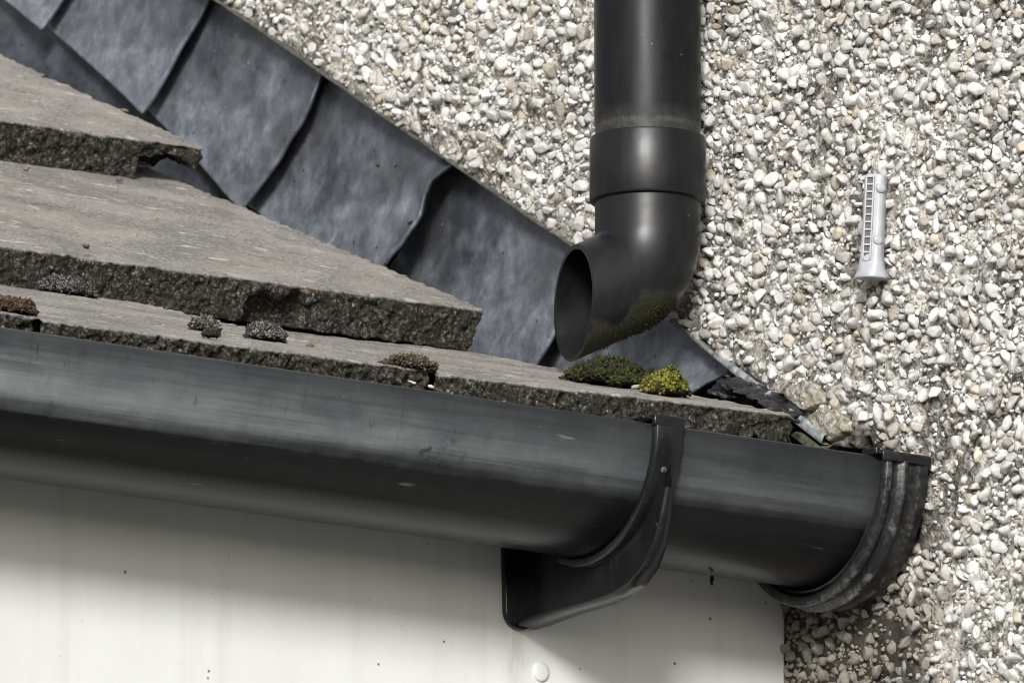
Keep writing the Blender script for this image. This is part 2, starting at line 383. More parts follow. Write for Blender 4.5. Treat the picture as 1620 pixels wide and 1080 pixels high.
def patch(ys, zf, nz, lip=None):
    ys = np.asarray(ys); v = np.linspace(0, 1, nz)
    z0, z1 = zf(ys)
    Y = np.repeat(ys[:, None], nz, 1); Z = z0[:, None]+(z1-z0)[:, None]*v[None]
    X = disp(Y, Z)
    P = np.stack([X, Y, Z], -1); st = stain(Y, Z); dt = dirtf(Y, Z)
    if lip:
        e = P[:, :1].copy(); e[..., 0] = 27; e2 = P[:, :1].copy(); e2[..., 0] = 1.0; e2[..., 2] -= .6
        P = np.concatenate([e, e2, P], 1); st = np.concatenate([st[:, :1], st[:, :1], st], 1); dt = np.concatenate([dt[:, :1], dt[:, :1], dt], 1)
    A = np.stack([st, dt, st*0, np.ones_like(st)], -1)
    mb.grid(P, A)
ZT = 480
patch(np.arange(YC, 760, 1.4), lambda y: (line(y)+.8*vnoise(np.stack([y, y*0, y*0], -1), 4)+4.5*vnoise(np.stack([y, y*0, y*0], -1), 8, 5)*sstep(LY[1]+2, LY[1]-4, y), np.full_like(y, ZT)), 300, True)
yb = np.arange(-230, YC+1.5, 1.5); yb[-1] = YC
patch(yb, lambda y: (np.full_like(y, -235.), np.full_like(y, ZT)), 440)
patch(np.arange(YC, 64, 1.5), lambda y: (np.full_like(y, -235.), -38+3*vnoise(np.stack([y, y*0, y*0], -1), 9)), 130)
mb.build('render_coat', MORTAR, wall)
b = MB()
b.add([(3, -229.5, -2560), (300, -229.5, -2560), (300, -229.5, 2600), (3, -229.5, 2600)], [(0, 1, 2, 3)])  # wall end, cut short out of view to darken gutter reflections
b.add([(3, -229, ZT-1), (3, 759, ZT-1), (3, 759, 2600), (3, -229, 2600)], [(0, 1, 2, 3)])
b.add([(3, 759, float(line(759.))), (3, 1500, 905), (3, 1500, 2600), (3, 759, 2600)], [(0, 1, 2, 3)])
b.add([(3, -229, -2560), (3, 64, -2560), (3, 64, -234), (3, -229, -234)], [(0, 1, 2, 3)])
b.build('outer_render', MORTAR, wall, smooth=False)
b = MB(); yy = np.arange(-60, 900, 4.0); zz = np.arange(-240, 520, 4.0)
Y, Z = np.meshgrid(yy, zz, indexing='ij'); pp = np.stack([Y*0, Y, Z], -1)
b.grid(np.stack([30+3*fbm(pp, 18, 4, 5), Y, Z], -1)); b.build('masonry_backing', MASON, wall)

# pebbles: rounded random polyhedra bedded in the mortar, one mesh (thousands, uncountable)
def icosphere(sub):
    bm = bmesh.new(); bmesh.ops.create_icosphere(bm, subdivisions=sub, radius=1)
    V = np.array([v.co[:] for v in bm.verts]); F = np.array([[v.index for v in f.verts] for f in bm.faces]); bm.free(); return V, F
rng = np.random.default_rng(11)
def stone_variant(D, k=12, sharp=46):
    n = rng.normal(size=(k, 3)); n /= np.linalg.norm(n, axis=1)[:, None]; h = rng.uniform(.48, .92, k)
    a = np.clip(D@n.T, 0, None)/h
    r = ((a**sharp).sum(1)+.95**sharp)**(-1/sharp)
    return D*r[:, None]
V3, F3 = icosphere(3); V2, F2 = icosphere(2); V1, F1 = icosphere(1)
var3 = [stone_variant(V3) for _ in range(48)]; var2 = [stone_variant(V2, 9, 16) for _ in range(30)]
var1 = [stone_variant(V1, 7, 10) for _ in range(20)]
def throw(n, rmin, rmax, cells, power, fit, yr=(-225, 755), zr=(-230, ZT-5)):
    out = []
    ys = rng.uniform(*yr, n); zs = rng.uniform(*zr, n); rs = np.sort(rmin+(rmax-rmin)*rng.uniform(0, 1, n)**power)[::-1]
    bare = fbm(np.stack([ys*0, ys, zs], -1), 30, 3, 77)
    lz = line(ys)
    ok = np.where(ys > YC, (zs-lz > rs*.6) | ((ys < 60) & (zs < -42)), True) & (zs-lz < 470)
    ok &= ~((ys > YC-4) & (ys < 70) & (zs > -40) & (zs-lz < 9))       # bare broken edge beside the eave
    ok &= ~((bare > .26) & (rng.uniform(0, 1, n) < .75))
    vis = (ys < 760)
    for y, z, r, k in zip(ys.tolist(), zs.tolist(), rs.tolist(), (ok & vis).tolist()):
        if not k: continue
        ci, cj = int(y//10), int(z//10); bad = False
        for i in (ci-1, ci, ci+1):
            for j in (cj-1, cj, cj+1):
                for (a, c, q) in cells.get((i, j), ()):
                    if (a-y)**2+(c-z)**2 < (fit*(q+r))**2: bad = True; break
                if bad: break
            if bad: break
        if bad: continue
        cells.setdefault((ci, cj), []).append((y, z, r)); out.append((y, z, r))
    return np.array(out)
cells = {}
big = throw(60000, 1.7, 4.0, cells, 1.35, .77)
small = throw(80000, .9, 1.8, cells, 1.2, .72)
grit = throw(80000, .5, 1.2, {}, 1.0, .85)
def rotations(n):
    q = rng.normal(size=(n, 4)); q /= np.linalg.norm(q, axis=1)[:, None]; a, x, y, z = q.T
    return np.stack([np.stack([1-2*(y*y+z*z), 2*(x*y-a*z), 2*(x*z+a*y)], -1), np.stack([2*(x*y+a*z), 1-2*(x*x+z*z), 2*(y*z-a*x)], -1),
                     np.stack([2*(x*z-a*y), 2*(y*z+a*x), 1-2*(x*x+y*y)], -1)], 1)
def scatter(pts, variants, F, lo, hi, gritty=False):
    n = len(pts); Rm = rotations(n)
    sc = pts[:, 2][:, None]*np.stack([rng.uniform(1.1, 1.6, n), rng.uniform(.85, 1.1, n), rng.uniform(.68, 1.0, n)], -1)
    vi = rng.integers(0, len(variants), n)
    base = np.array(variants)[vi]*sc[:, None, :]
    P = np.einsum('nij,nkj->nki', Rm, base)
    cx = disp(pts[:, 0], pts[:, 1])-pts[:, 2]*rng.uniform(lo, hi, n)
    P += np.stack([cx, pts[:, 0], pts[:, 1]], -1)[:, None, :]
    nv = P.shape[1]
    t = rng.uniform(0, 1, n)
    c = np.where((t < .80)[:, None], np.array([.79, .785, .77]), np.where((t < .92)[:, None], np.array([.66, .64, .61]), np.where((t < .965)[:, None], np.array([.64, .57, .47]), np.array([.44, .40, .35]))))
    c = c*rng.uniform(.72, 1.04, (n, 1))
    if gritty:
        c = np.array([.66, .635, .58])*rng.uniform(.3, 1.1, (n, 1)); dk = (dirtf(pts[:, 0], pts[:, 1])*rng.uniform(.6, 1.0, n))[:, None]
        c = c*(1-dk)+np.array([.045, .04, .032])*dk
    else:
        dk = (dirtf(pts[:, 0], pts[:, 1])*rng.uniform(0, .5, n))[:, None]; c = c*(1-dk)+np.array([.36, .33, .28])*dk
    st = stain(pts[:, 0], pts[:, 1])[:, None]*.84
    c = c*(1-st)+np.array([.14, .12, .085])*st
    T = np.repeat(np.concatenate([c, np.ones((n, 1))], 1), nv, 0)
    FF = (F[None]+(np.arange(n)*nv)[:, None, None]).reshape(-1, 3)
    return P.reshape(-1, 3), FF, T
A1 = scatter(big, var3, F3, -.45, .5); A2 = scatter(small, var2, F2, -.1, .6); A3 = scatter(grit, var1, F1, -.5, .5, True)
peb = fastmesh('pebble', np.vstack([A1[0], A2[0], A3[0]]), np.vstack([A1[1], A2[1]+len(A1[0]), A3[1]+len(A1[0])+len(A2[0])]), PEBBLE, wall, np.vstack([A1[2], A2[2], A3[2]]))
tag(peb, kind='stuff')
print('pebbles', len(big), len(small), len(grit))

# metal bead along the bottom edge of the render, exposed and bent at the eave
b = MB()
ys = np.concatenate([np.arange(LY[1]-1, 60, 2.0), np.arange(60, 760, 4.0)])
zl = line(ys); nz_ = np.full_like(ys, 1.0)
wv = vnoise(np.stack([ys, ys*0, ys*0], -1), 30, 4)
wd = np.interp(ys, [LY[1], 70, 120, 260], [4.4, 4.2, 2.4, 1.7])*(1+.25*vnoise(np.stack([ys, ys*0, ys*0], -1), 9, 8))
prof = []
ox = -np.interp(ys, [LY[1], 90, 140], [7.5, 6.5, 2.2])+.8*wv
for dx, k in ((22, 0.2), (1.0, 0.0), (0, 0), (-.6, .15), (-.4, .9), (.8, 1.1), (2.0, 1.0)):
    prof.append(np.stack([ox+dx, ys-.5*wd*k, zl-1.2+wd*k*.85], -1))
kd = sstep(90, 150, ys)[:, None]*np.ones((1, 7)); b.grid(np.stack(prof, 1), np.stack([kd, kd, kd, kd*0+1], -1)); b.build('render_stop_bead', BEAD, wall)
def chunk(poly, x0, x1, seed):
    P2 = [at(px_, py_, 0, -3) for px_, py_ in poly]; c = sum(P2)/len(P2); P2 = np.array(P2)
    b = MB(); nu, nv = 48, 26
    rim = []
    for t in np.linspace(0, len(P2), nu, endpoint=False):
        i = int(t); rim.append(P2[i]*(1-t+i)+P2[(i+1) % len(P2)]*(t-i))
    rim = np.array(rim); G = np.zeros((nu, nv+4, 3))
    for j in range(nv):
        k = j/(nv-1); G[:, j+4] = rim*(1-k)+c*k
    for j, (sx, d) in enumerate(((1.04, x0), (1.03, x0*.5), (1.01, x0*.2), (1.0, 1.0))):
        G[:, j] = c+(rim-c)*sx; G[:, j, 0] = d
    H = G[:, 4:]
    H[..., 0] = x1+3.2*fbm(H.reshape(-1, 3), 8, 4, seed).reshape(nu, nv)
    H[:, 0, 0] += 1.6; H[:, 1, 0] += .7
    for ax in (1, 2): G[..., ax] += 1.5*fbm(G.reshape(-1, 3)*[0, 1, 1], 5, 4, seed+9+ax).reshape(G.shape[:2])
    b.grid(G, closeu=True); b.build('mortar_chunk', CHUNK, wall, weld=True)
chunk([(1243, 614), (1260, 606), (1283, 606), (1298, 622), (1301, 636), (1286, 644), (1270, 650), (1252, 640), (1241, 628)], 18, -3.5, 3)
chunk([(1278, 656), (1296, 645), (1322, 648), (1337, 662), (1343, 680), (1330, 690), (1314, 698), (1298, 684), (1282, 668)], 18, -4.5, 6)
chunk([(1225, 612), (1244, 598), (1252, 604), (1238, 622), (1228, 624)], 18, -3.5, 9)

# ------------------------------------------------------------------ lead flashing on the wall below the render edge
def lerp_poly(pts, v):
    pts = np.array(pts); d = np.r_[0, np.cumsum(np.linalg.norm(np.diff(pts, axis=0), axis=1))]; d /= d[-1]
    return np.stack([np.interp(v, d, pts[:, k]) for k in range(pts.shape[1])], -1)
SL = np.array([cos(radians(30.5)), sin(radians(30.5))])            # up the slope in (Y, Z)
UPN = np.array([-SL[1], SL[0]])
edges = [[(168, -118), (108, -2), (82, 51)],
         [(322, -2), (312, 30), (298, 62), (272, 120), (241, 183)],
         [(502, 112), (490, 165), (478, 198), (446, 262), (420, 305), (400, 337)],
         [(714, 262), (692, 288), (684, 312), (679, 345), (660, 392), (634, 432), (604, 486)],
         [(915, 398), (908, 450), (896, 510), (880, 552), (862, 583), (838, 622)],
         [(1158, 576), (1140, 592), (1120, 606), (1088, 634)]]
labels = ['lead flashing sheet in the top left corner with only its lower tip showing',
          'lead flashing sheet ending in a pointed corner above the uppermost roof tile',
          'blue grey lead flashing sheet hanging beside the broken corner of the uppermost tile',
          'lead flashing sheet with a wavy curled edge and three dark specks near its right side',
          'lead flashing sheet left of the open pipe end, dark above and pale below',
          'speckled dark lead flashing sheet under the pipe shoe behind the green moss']
def yz(pts, x=3): return np.array([at(a, c, 0, x)[1:] for a, c in pts])
prev = None
for k, e in enumerate(edges):
    Rr = yz(e)
    Rr = np.vstack([Rr[0]+UPN*13, Rr])
    if prev is None: Lf = Rr+SL*150
    else: Lf = prev+SL*30-UPN*0
    n_u, n_v = 90, 70
    u = np.linspace(0, 1, n_u); v = np.linspace(0, 1, n_v)
    A = lerp_poly(Lf, v); B = lerp_poly(Rr, v)
    G = A[None]*(1-u)[:, None, None]+B[None]*u[:, None, None]
    U, Vv = np.meshgrid(u, v, indexing='ij')
    pp = np.concatenate([np.zeros((n_u, n_v, 1)), G], -1)
    lift = [8, 8, 9, 14, 10, 5][k]
    X = 11.5 + [0, 5, 5, 5, 11, 9][k]*(1-U)**3 - lift*U**2.2*(.25+.75*np.sin(np.clip(Vv*1.15, 0, 1)*pi*.62)) - 8.0*Vv**2*(.55+.45*U)
    X += (1.6*fbm(pp.reshape(-1, 3), 45, 2, 31+k)+.7*fbm(pp.reshape(-1, 3), 16, 2, 61+k)).reshape(n_u, n_v)*np.clip(Vv*2, .2, 1)
    if k == 3: X -= 2.5*np.exp(-((U-1)/.10)**2)*np.sin(Vv*pi*2.2)**2
    X = np.maximum(X, -14)
    X = np.where(Vv < .12, np.maximum(X, 5), X)
    refl = sstep(.30, 1.02, Vv+.55*fbm(pp.reshape(-1, 3), 30, 5, 91+k, .65).reshape(n_u, n_v)+.12*U)  # sky reflection painted as a paler tone towards the lower edge
    att = np.stack([refl, refl*0, refl*0, refl*0+1], -1)
    b = MB(); b.grid(np.concatenate([X[..., None], G], -1), att)
    root = tag(b.build('lead_flashing', LEAD, solid=2.1, off=0), labels[k], 'lead flashing', 'lead flashing sheets stepping down the wall')
    prev = Rr
def soaker(pts_top, pts_bot, lab, x=14):
    a = yz(pts_top, x); c = yz(pts_bot, x); u = np.linspace(0, 1, 60)
    A, B = lerp_poly(a, u), lerp_poly(c, u); v = np.linspace(0, 1, 30)
    G = A[:, None]*(1-v)[None, :, None]+B[:, None]*v[None, :, None]
    pp = np.concatenate([np.zeros((60, 30, 1)), G], -1)
    X = x+1.2*fbm(pp.reshape(-1, 3), 30, 2, 71).reshape(60, 30)-5*np.linspace(0, 1, 30)[None]**2
    b = MB(); b.grid(np.concatenate([X[..., None], G], -1))
    tag(b.build('lead_soaker', LEAD, solid=1.8, off=0), lab, 'lead soaker', 'lead soakers under the flashing')
soaker([(-160, -200), (90, 0), (300, 170)], [(-160, 30), (60, 170), (215, 262)], 'lead soaker strip running below the flashing behind the uppermost tile')
soaker([(215, 180), (330, 240), (412, 322)], [(215, 320), (300, 345), (416, 365)], 'small lead soaker showing through the notch of the broken tile')

# torn, crumpled lead at the foot of the flashing
def crumple(name, top, bot, xt, xb, lab, amp, seed, mat, n=(70, 40)):
    a = np.array([at(p[0], p[1], 0, xt) for p in top]); c = np.array([at(p[0], p[1], 0, xb) for p in bot])
    u = np.linspace(0, 1, n[0]); v = np.linspace(0, 1, n[1])
    G = lerp_poly(a, u)[:, None]*(1-v)[None, :, None]+lerp_poly(c, u)[:, None]*v[None, :, None]
    q = G.reshape(-1, 3)
    for ax in range(3):
        rg = 1-2*np.abs(fbm(q, 15, 3, seed+ax*7)); rg2 = fbm(q, 8, 3, seed+50+ax*7)
        G[..., ax] += (amp*(rg*.7+rg2)).reshape(n)*(.9 if ax == 0 else .42)
    b = MB(); b.grid(G); return tag(b.build(name, mat, solid=1.3, off=0, sub=0), lab, 'lead flashing')
crumple('crumpled_lead', [(1158, 590), (1178, 588), (1204, 604), (1232, 628), (1262, 652)], [(1146, 616), (1172, 628), (1198, 640), (1226, 655), (1256, 668)], 2, -24,
        'crumpled torn black lead wedged between the eave tile and the wall', 7.5, 5, CRUMPLE, (120, 60))
crumple('lead_fold', [(1152, 592), (1180, 594), (1212, 611)], [(1136, 610), (1162, 622), (1200, 630)], 0, -16,
        'shiny dark fold of lead curling out from under the pale metal bead', 4.5, 41, CRUMPLE, (60, 40))
crumple('lead_scrap', [(1128, 608), (1146, 600), (1160, 604)], [(1122, 628), (1146, 634), (1166, 634)], -2, -12,
        'small dark curled lead scrap lying left of the crumpled lead', 5, 25, CRUMPLE, (34, 24))
def strip(name, poly, axis, val, d, lab, cat, mat, bev=.4):
    P2 = [at(a, c, axis, val) for a, c in poly]
    b = MB(); b.prism(P2, d); return tag(b.build(name, mat, bevel=bev, smooth=False), lab, cat)
OLIVE = m_plain('algae_stained_metal', (.03, .03, .018), (.16, .155, .10), 5, .7)
strip('edging_strip', [(1250, 688), (1258, 682), (1290, 706), (1318, 703), (1306, 712), (1284, 714)], 0, -9, (5, 0, 0), 'olive stained strip of bent edging under the crumpled lead', 'edging strip', OLIVE)
crumple('underlay_felt', [(1176, 676), (1200, 680), (1228, 686)], [(1172, 706), (1200, 712), (1230, 712)], -50, -52, 'dark torn underlay felt poking out beneath the eave tile', 2.5, 91, DARK, (30, 20))
crumple('felt_sliver', [(1222, 684), (1232, 684), (1244, 690)], [(1236, 716), (1250, 716), (1262, 716)], -33, -36, 'grey sliver of folded lead beside the torn felt above the gutter', 2.0, 95, CRUMPLE, (24, 20))

# ------------------------------------------------------------------ concrete roof tiles
def tile(name, R, L, pitch, length, t, lab, seed, group, tfun=None, recess=None, taper=4.0, rag=1.0, da=1.0):
    """R, L: right and left end of the front top edge; the slab runs up the roof from there."""
    R, L = np.array(R, float), np.array(L, float)
    root = thing(name, lab, 'roof tile', R, group)
    ea = (L-R); la = np.linalg.norm(ea); ea /= la
    eb = np.array([0, cos(radians(pitch)), sin(radians(pitch))]); ec = np.cross(ea, eb); ec /= np.linalg.norm(ec)
    if ec[2] > 0: ec = -ec
    a = np.arange(0, la+da, da); a[-1] = la
    bs = np.concatenate([np.linspace(0, 12, 13), np.arange(13.5, length, 1.7)]); c = np.linspace(0, 1, 26)
    def thick(A, Bv):
        tt = np.full_like(A, t)
        if tfun is not None: tt = tt+(tfun(A)-t)*sstep(46, 26, Bv)
        return tt
    def place(A, Bv, Cn):
        Tt = thick(A, Bv); Cc = Cn*Tt
        A2 = A+taper*Cn*np.exp(-A/9.0)
        B2 = Bv.copy()
        if recess is not None: B2 = B2+recess(A, Cc)*np.exp(-Bv/2.0)
        P = R+A2[..., None]*ea+B2[..., None]*eb+Cc[..., None]*ec
        q = P.reshape(-1, 3); sh = A.shape
        fr = np.exp(-Bv/2.2); sd = np.exp(-A/2.2); lo = sstep(0, .1, Cn)
        amp = rag*np.maximum(fr, sd)
        n1 = fbm(q, 5.0, 4, seed).reshape(sh); n2 = fbm(q, 4.2, 4, seed+40).reshape(sh); n3 = fbm(q, 22, 3, seed+80).reshape(sh)
        P = P+(amp*(3.2*n1*(.35+.65*lo)+1.0*n3))[..., None]*eb*1.0 + (amp*(1.0*n2+.5*n3)*(1+.9*(Cn > .9)))[..., None]*ec
        P = P+(amp*.8*vnoise(q, 1.7, seed+61).reshape(sh))[..., None]*eb
        P = P+(rag*sd*(2.6*n2+1.8*n3)*(.5+.5*Cn))[..., None]*ea
        P = P+((1-amp.clip(0, 1))*(.45*fbm(q, 4, 3, seed+5).reshape(sh)+.5*n3))[..., None]*ec
        # edge chips: rounded arris
        ch = np.exp(-((Bv/1.4)**2))*np.exp(-((Cc/1.4)**2))
        P = P+(ch*(.7+.9*vnoise(q, 7, seed+3).reshape(sh).clip(-.4, 1)))[..., None]*(eb+ec)*.6
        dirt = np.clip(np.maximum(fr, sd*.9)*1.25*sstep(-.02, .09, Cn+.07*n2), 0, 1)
        return P, np.stack([dirt, dirt*0, dirt*0, dirt*0+1], -1)
    m = MB()
    for (A, Bv, Cn), fl in ((np.meshgrid(a, bs, [0.], indexing='ij'), False), (np.meshgrid(a, [0.], c, indexing='ij'), True),
                            (np.meshgrid([0.], bs[:70], c, indexing='ij'), False), (np.meshgrid(a, np.arange(0, 62, 2.0), [1.], indexing='ij'), True)):
        A, Bv, Cn = [np.squeeze(q) for q in (A, Bv, Cn)]
        P, at_ = place(A.astype(float), Bv.astype(float), Cn.astype(float))
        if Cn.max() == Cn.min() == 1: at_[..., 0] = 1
        m.grid(P, at_, flip=fl)
    b = m.build('slab', TILE, root, weld=True)
    # rear and underside of the slab, plain
    k = MB(); k.prism([R+ea*3+ec*2.5+eb*40, R+ea*3+ec*(t-1)+eb*40, L+ec*(t-1)+eb*40, L+ec*2.5+eb*40], eb*(length-42))
    k.build('underside', TILE, root, smooth=False)
    return root
XE = -35.0
G_T = 'concrete tiles stepping up the roof'
r2 = at(766, 490, 0, XE); l2 = at(0, 389, 1, r2[1]+1); l2 = l2+(l2-r2)*.45
r3 = at(322, 235, 0, XE); l3 = at(0, 190, 1, r3[1]); l3 = l3+(l3-r3)*.9
r1 = at(1255, 655, 0, -38); l1 = at(691, 591, 2, r1[2]-.3)
def pit(a, zb, yb): return math.degrees(math.atan2(zb-a[2], yb-a[1]))
P1 = pit(r1, r2[2]-23.6, r2[1]); P2 = pit(r2, r3[2]-23.5, r3[1])
tile('roof_tile', r1, l1, P1, 320, 21, 'grey concrete eave tile carrying the green moss, its front edge above the gutter bracket', 10, G_T, taper=2,
     tfun=lambda A: 21-9*np.exp(-((A-20)/6)**2)-7*np.exp(-((A-9)/4)**2), da=.9)
r1b = at(682, 586, 1, l1[1]-2); l1b = at(68, 506, 1, l1[1]-3)
l2z = r2[2]+(l2-r2)[2]*.6
P1B = pit(r1b, r2[2]+(l2-r2)[2]*.25-23, r2[1])+.15
print('pitches', P1, P1B, P2, r1, l1, r1b, l1b, r2, l2)
tile('roof_tile', r1b, l1b, P1B, 320, 21, 'grey concrete eave tile with dark moss cushions on top, over the gutter left of the bracket', 20, G_T, taper=5, rag=1.25,
     tfun=lambda A: 21-8*np.exp(-((A-22)/5)**2))
r1c = at(60, 503, 1, l1[1]-6); l1c = r1c+np.array([-170, 0, 1.0])
tile('roof_tile', r1c, l1c, P1B, 320, 21, 'short end of an eave tile at the far left with reddish moss on it', 30, G_T, taper=3, rag=1.4)
def rec2(A, C):
    return 10*sstep(149, 147, A)*sstep(98, 118, A)*sstep(6.5, 9.0, C+2.0*np.sin(A*.33)) + 5*np.exp(-((A-117)/4)**2-((C-6)/3)**2)
tile('roof_tile', r2, l2, P2, 330, 22.5, 'thick concrete tile of the middle course with a hollow in its front edge', 40, G_T, recess=rec2, taper=4.5)
tile('roof_tile', r3, l3, 24.2, 330, 22, 'uppermost concrete tile in view with the underside of its corner broken away', 50, G_T, taper=1,
     tfun=lambda A: 22-13.5*sstep(42, 38.5, A+1.2*np.sin(A*1.7))+4*np.exp(-((A-2)/3)**2)-2.5*np.exp(-((A-20)/8)**2))
b = MB()
for (y0, z0, y1, z1) in ((25, 8, 300, 82), (300, 92, 560, 200), (560, 215, 1400, 600)):
    b.prism([(-38, y0, z0), (-38, y1, z1), (-38, y1, z1-12), (-38, y0, z0-12)], (-900, 0, 0))
tag(b.build('light_block', DARK, smooth=False), 'dark slabs added out of sight beneath the concrete tiles to block light', 'light block')  # unseen slabs added to stop light leaking in under the tiles
b = MB()
b.prism([(-60, 850, 365), (-60, 1900, 830), (-60, 1900, 800), (-60, 850, 335)], (-1400, 0, 0))
tag(b.build('upper_roof', TILE, smooth=False), 'upper part of the grey tiled roof beyond the top of the picture', 'roof')

# ------------------------------------------------------------------ gutter
RG, ZG = 56.0, 3.0
gut = thing('gutter', 'black half round plastic gutter running below the tiles to the pebbledash wall', 'gutter', (-5, 0, ZG))
def arc(r, th, zs=1.0): return np.stack([r*np.cos(th), r*np.sin(th)*zs], -1)
xs = np.concatenate([np.arange(-1100, -10, 10.0), [-8]])
th = np.linspace(pi, 2*pi, 97)
yzp = np.vstack([[(-RG+3.2, 1.2)], [(-RG+1.6, 1.6)], [(-RG, .6)], [(-RG-.1, -3)], arc(RG, th)[3:-1], [(RG, 0)], [(RG, 3)], [(RG-2.2, 3)], arc(RG-2.2, th[::-1])[1:-1], [(-RG+3.2, -.5)]])
sag = 1.2*np.sin((xs+20)/180.0)*.25+.0006*np.abs(xs)
P = np.zeros((len(xs), len(yzp)+1, 3)); yy2 = np.vstack([yzp, yzp[:1]])
P[..., 0] = xs[:, None]; P[..., 1] = yy2[None, :, 0]; P[..., 2] = ZG+yy2[None, :, 1]+sag[:, None]
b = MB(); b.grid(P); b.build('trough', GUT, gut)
# stop end
se = thing('x', None, None, (0, 0, 0)); bpy.data.objects.remove(se)
prof = [(-35.5, 57.2, 0), (-35.5, 61.2, .4), (-34.6, 62.0, .8), (-31, 62.0, .9), (-30.0, 61.0, .9), (-29.2, 60.3, .3), (-25.5, 60.3, .3), (-24.2, 61.2, 1), (-22.6, 63.4, 1), (-20.6, 63.6, .9), (-19.4, 62.2, 1), (-18.6, 61.2, .6),
        (-11, 61.2, .2), (-9.5, 62.0, .7), (-7.5, 62.0, .6), (-6.5, 61.4, .3), (-2.2, 61.4, .2), (-1.5, 60.8, .2)]
th2 = np.linspace(pi, 2*pi, 110)
G = np.zeros((len(th2), len(prof), 3)); AA = np.zeros((len(th2), len(prof), 4)); AA[..., 3] = 1
for j, (x, r, k) in enumerate(prof):
    rr = r+.0*th2
    x = x*.80-3.6; G[:, j, 0] = x; G[:, j, 1] = rr*np.cos(th2); G[:, j, 2] = ZG-1+rr*np.sin(th2)*1.045; AA[:, j, 0] = k*(.25+.5*np.sin(th2-pi)**1.0)
    AA[:, j, 1] = .01
b = MB(); b.grid(G, AA)
dsc = [(-4.8, 60.8*cos(t), ZG-1+60.8*sin(t)*1.045) for t in th2]; b.add(dsc, [tuple(range(len(dsc)))])
G2 = G.copy()[:, [0, 4, -1]]; G2[..., 1] *= .955; G2[..., 2] = ZG-1+(G2[..., 2]-ZG+1)*.955; b.grid(G2, flip=True)
stop = b.build('stop_end', STOP, gut)
b = MB(); b.prism([(-35.5, -62.6, ZG+.6), (-35.5, -62.2, ZG-1.6), (-35.5, -63.3, ZG-1.8), (-35.5, -63.6, ZG+2.2), (-35.5, -62.5, ZG+3.4), (-35.5, -50, ZG+3.4), (-35.5, -50, ZG+1.4), (-35.5, -60.5, ZG+1.4)], (31, 0, 0))
b.build('clip', STOP, stop, bevel=.5)
b = MB(); b.box((-37.5, -60.5, ZG+1.3), (-34.5, -49, ZG+5)); b.build('clip', STOP, stop, bevel=.7)

# bracket
XB = -161.0
brk = thing('gutter_bracket', 'black plastic gutter bracket with a curved arm fixed to the white fascia', 'bracket', (XB, 58, -80))
XB0 = at(1057, 680, 1, -59)[0]
HW = 8.6
thb = np.linspace(pi, 1.62*pi, 60)
G = []
for r, x in ((57.4, -HW), (60.4, -HW+.3), (61.2, -HW+1.4), (61.2, HW-1.4), (60.4, HW-.3), (57.4, HW)):
    y, z = r*np.cos(thb), r*np.sin(thb)+ZG
    wdt = np.interp(thb, [pi, 1.15*pi, 1.45*pi, 1.62*pi], [1, .96, .8, .75])
    G.append(np.stack([XB0+x*wdt, y, z], -1))
G.append(G[0])
b = MB(); b.grid(np.stack(G, 1)); b.build('strap', BRK, brk)
b = MB(); b.prism([(XB0-HW-1.2, -61.4, ZG-.5), (XB0-HW-1.2, -61.4, ZG+4.0), (XB0-HW-1.2, -60.4, ZG+5.2), (XB0-HW-1.2, -50, ZG+5.2), (XB0-HW-1.2, -49, ZG+1.5), (XB0-HW-1.2, -50.5, ZG+2.6), (XB0-HW-1.2, -58.4, ZG+2.8), (XB0-HW-1.2, -58.4, ZG-.5)], (2*HW+1.2, 0, 0))
b.build('hook', BRK, brk, bevel=.5)
b = MB(); b.box((XB0-HW-6, -58.2, ZG+2.2), (XB0-HW-.8, -50, ZG+4.2)); b.build('hook_tongue', BRK, brk, bevel=.6)
out_px = [(1058, 770), (1052, 815), (1042, 862), (1028, 897), (1008, 922), (985, 938), (958, 949), (900, 966), (846, 985)]
outer = np.array([at(a, c, 0, XB0)[1:] for a, c in out_px])
of = lerp_poly(outer, np.linspace(0, 1, 60))
tin = np.linspace(1.06*pi, 1.62*pi, 60); inner = arc(58.5, tin)+np.array([0, ZG])
inner[-14:] = lerp_poly(np.array([inner[-14], (38, ZG-38), (56.8, ZG-28)]), np.linspace(0, 1, 14))
of[-1, 0] = 56.8; of[-3:, 0] = np.minimum(of[-3:, 0], 56.8)
b = MB()
FT = 2.0
for x, fl in ((XB0-FT, False), (XB0+FT, True)):
    G = np.stack([np.concatenate([np.full((60, 1), x), inner], -1), np.concatenate([np.full((60, 1), x), inner*.5+of*.5], -1), np.concatenate([np.full((60, 1), x), of], -1)], 1); b.grid(G, flip=fl)
b.build('web', BRK, brk, weld=True)
d = np.gradient(of, axis=0); nrm = np.stack([d[:, 1], -d[:, 0]], -1); nrm /= np.linalg.norm(nrm, axis=1)[:, None]
if nrm[30, 1] > 0: nrm = -nrm
fwd = np.interp(np.linspace(0, 1, 60), [0, .25, .6, 1], [2.2, 4.5, 6.0, 7.0])
G = []
for dx, dn in ((-1, -1.4), (-1.06, 0), (-.9, 1.5), (.9, 1.5), (1.06, 0), (1, -1.4), (-1, -1.4)):
    q = of+nrm*dn; G.append(np.concatenate([(XB0+dx*fwd)[:, None], q], -1))
b = MB(); b.grid(np.stack(G, 1)); b.build('flange', BRK, brk)
b = MB()
zb = at(820, 985, 1, 54)[2]
XP = XB0-4
pl = [(XP-11, 0, -22), (XP-9.5, 0, zb+6)]+[(XP-9.5*cos(t), 0, zb+6-9*sin(t)) for t in np.linspace(.15, pi-.15, 14)]+[(XP+9.5, 0, zb+6), (XP+10, 0, -22)]
b.prism([(x, 58, z) for x, y, z in pl], (0, -3.6, 0)); b.build('back_plate', BRK, brk, bevel=.7)
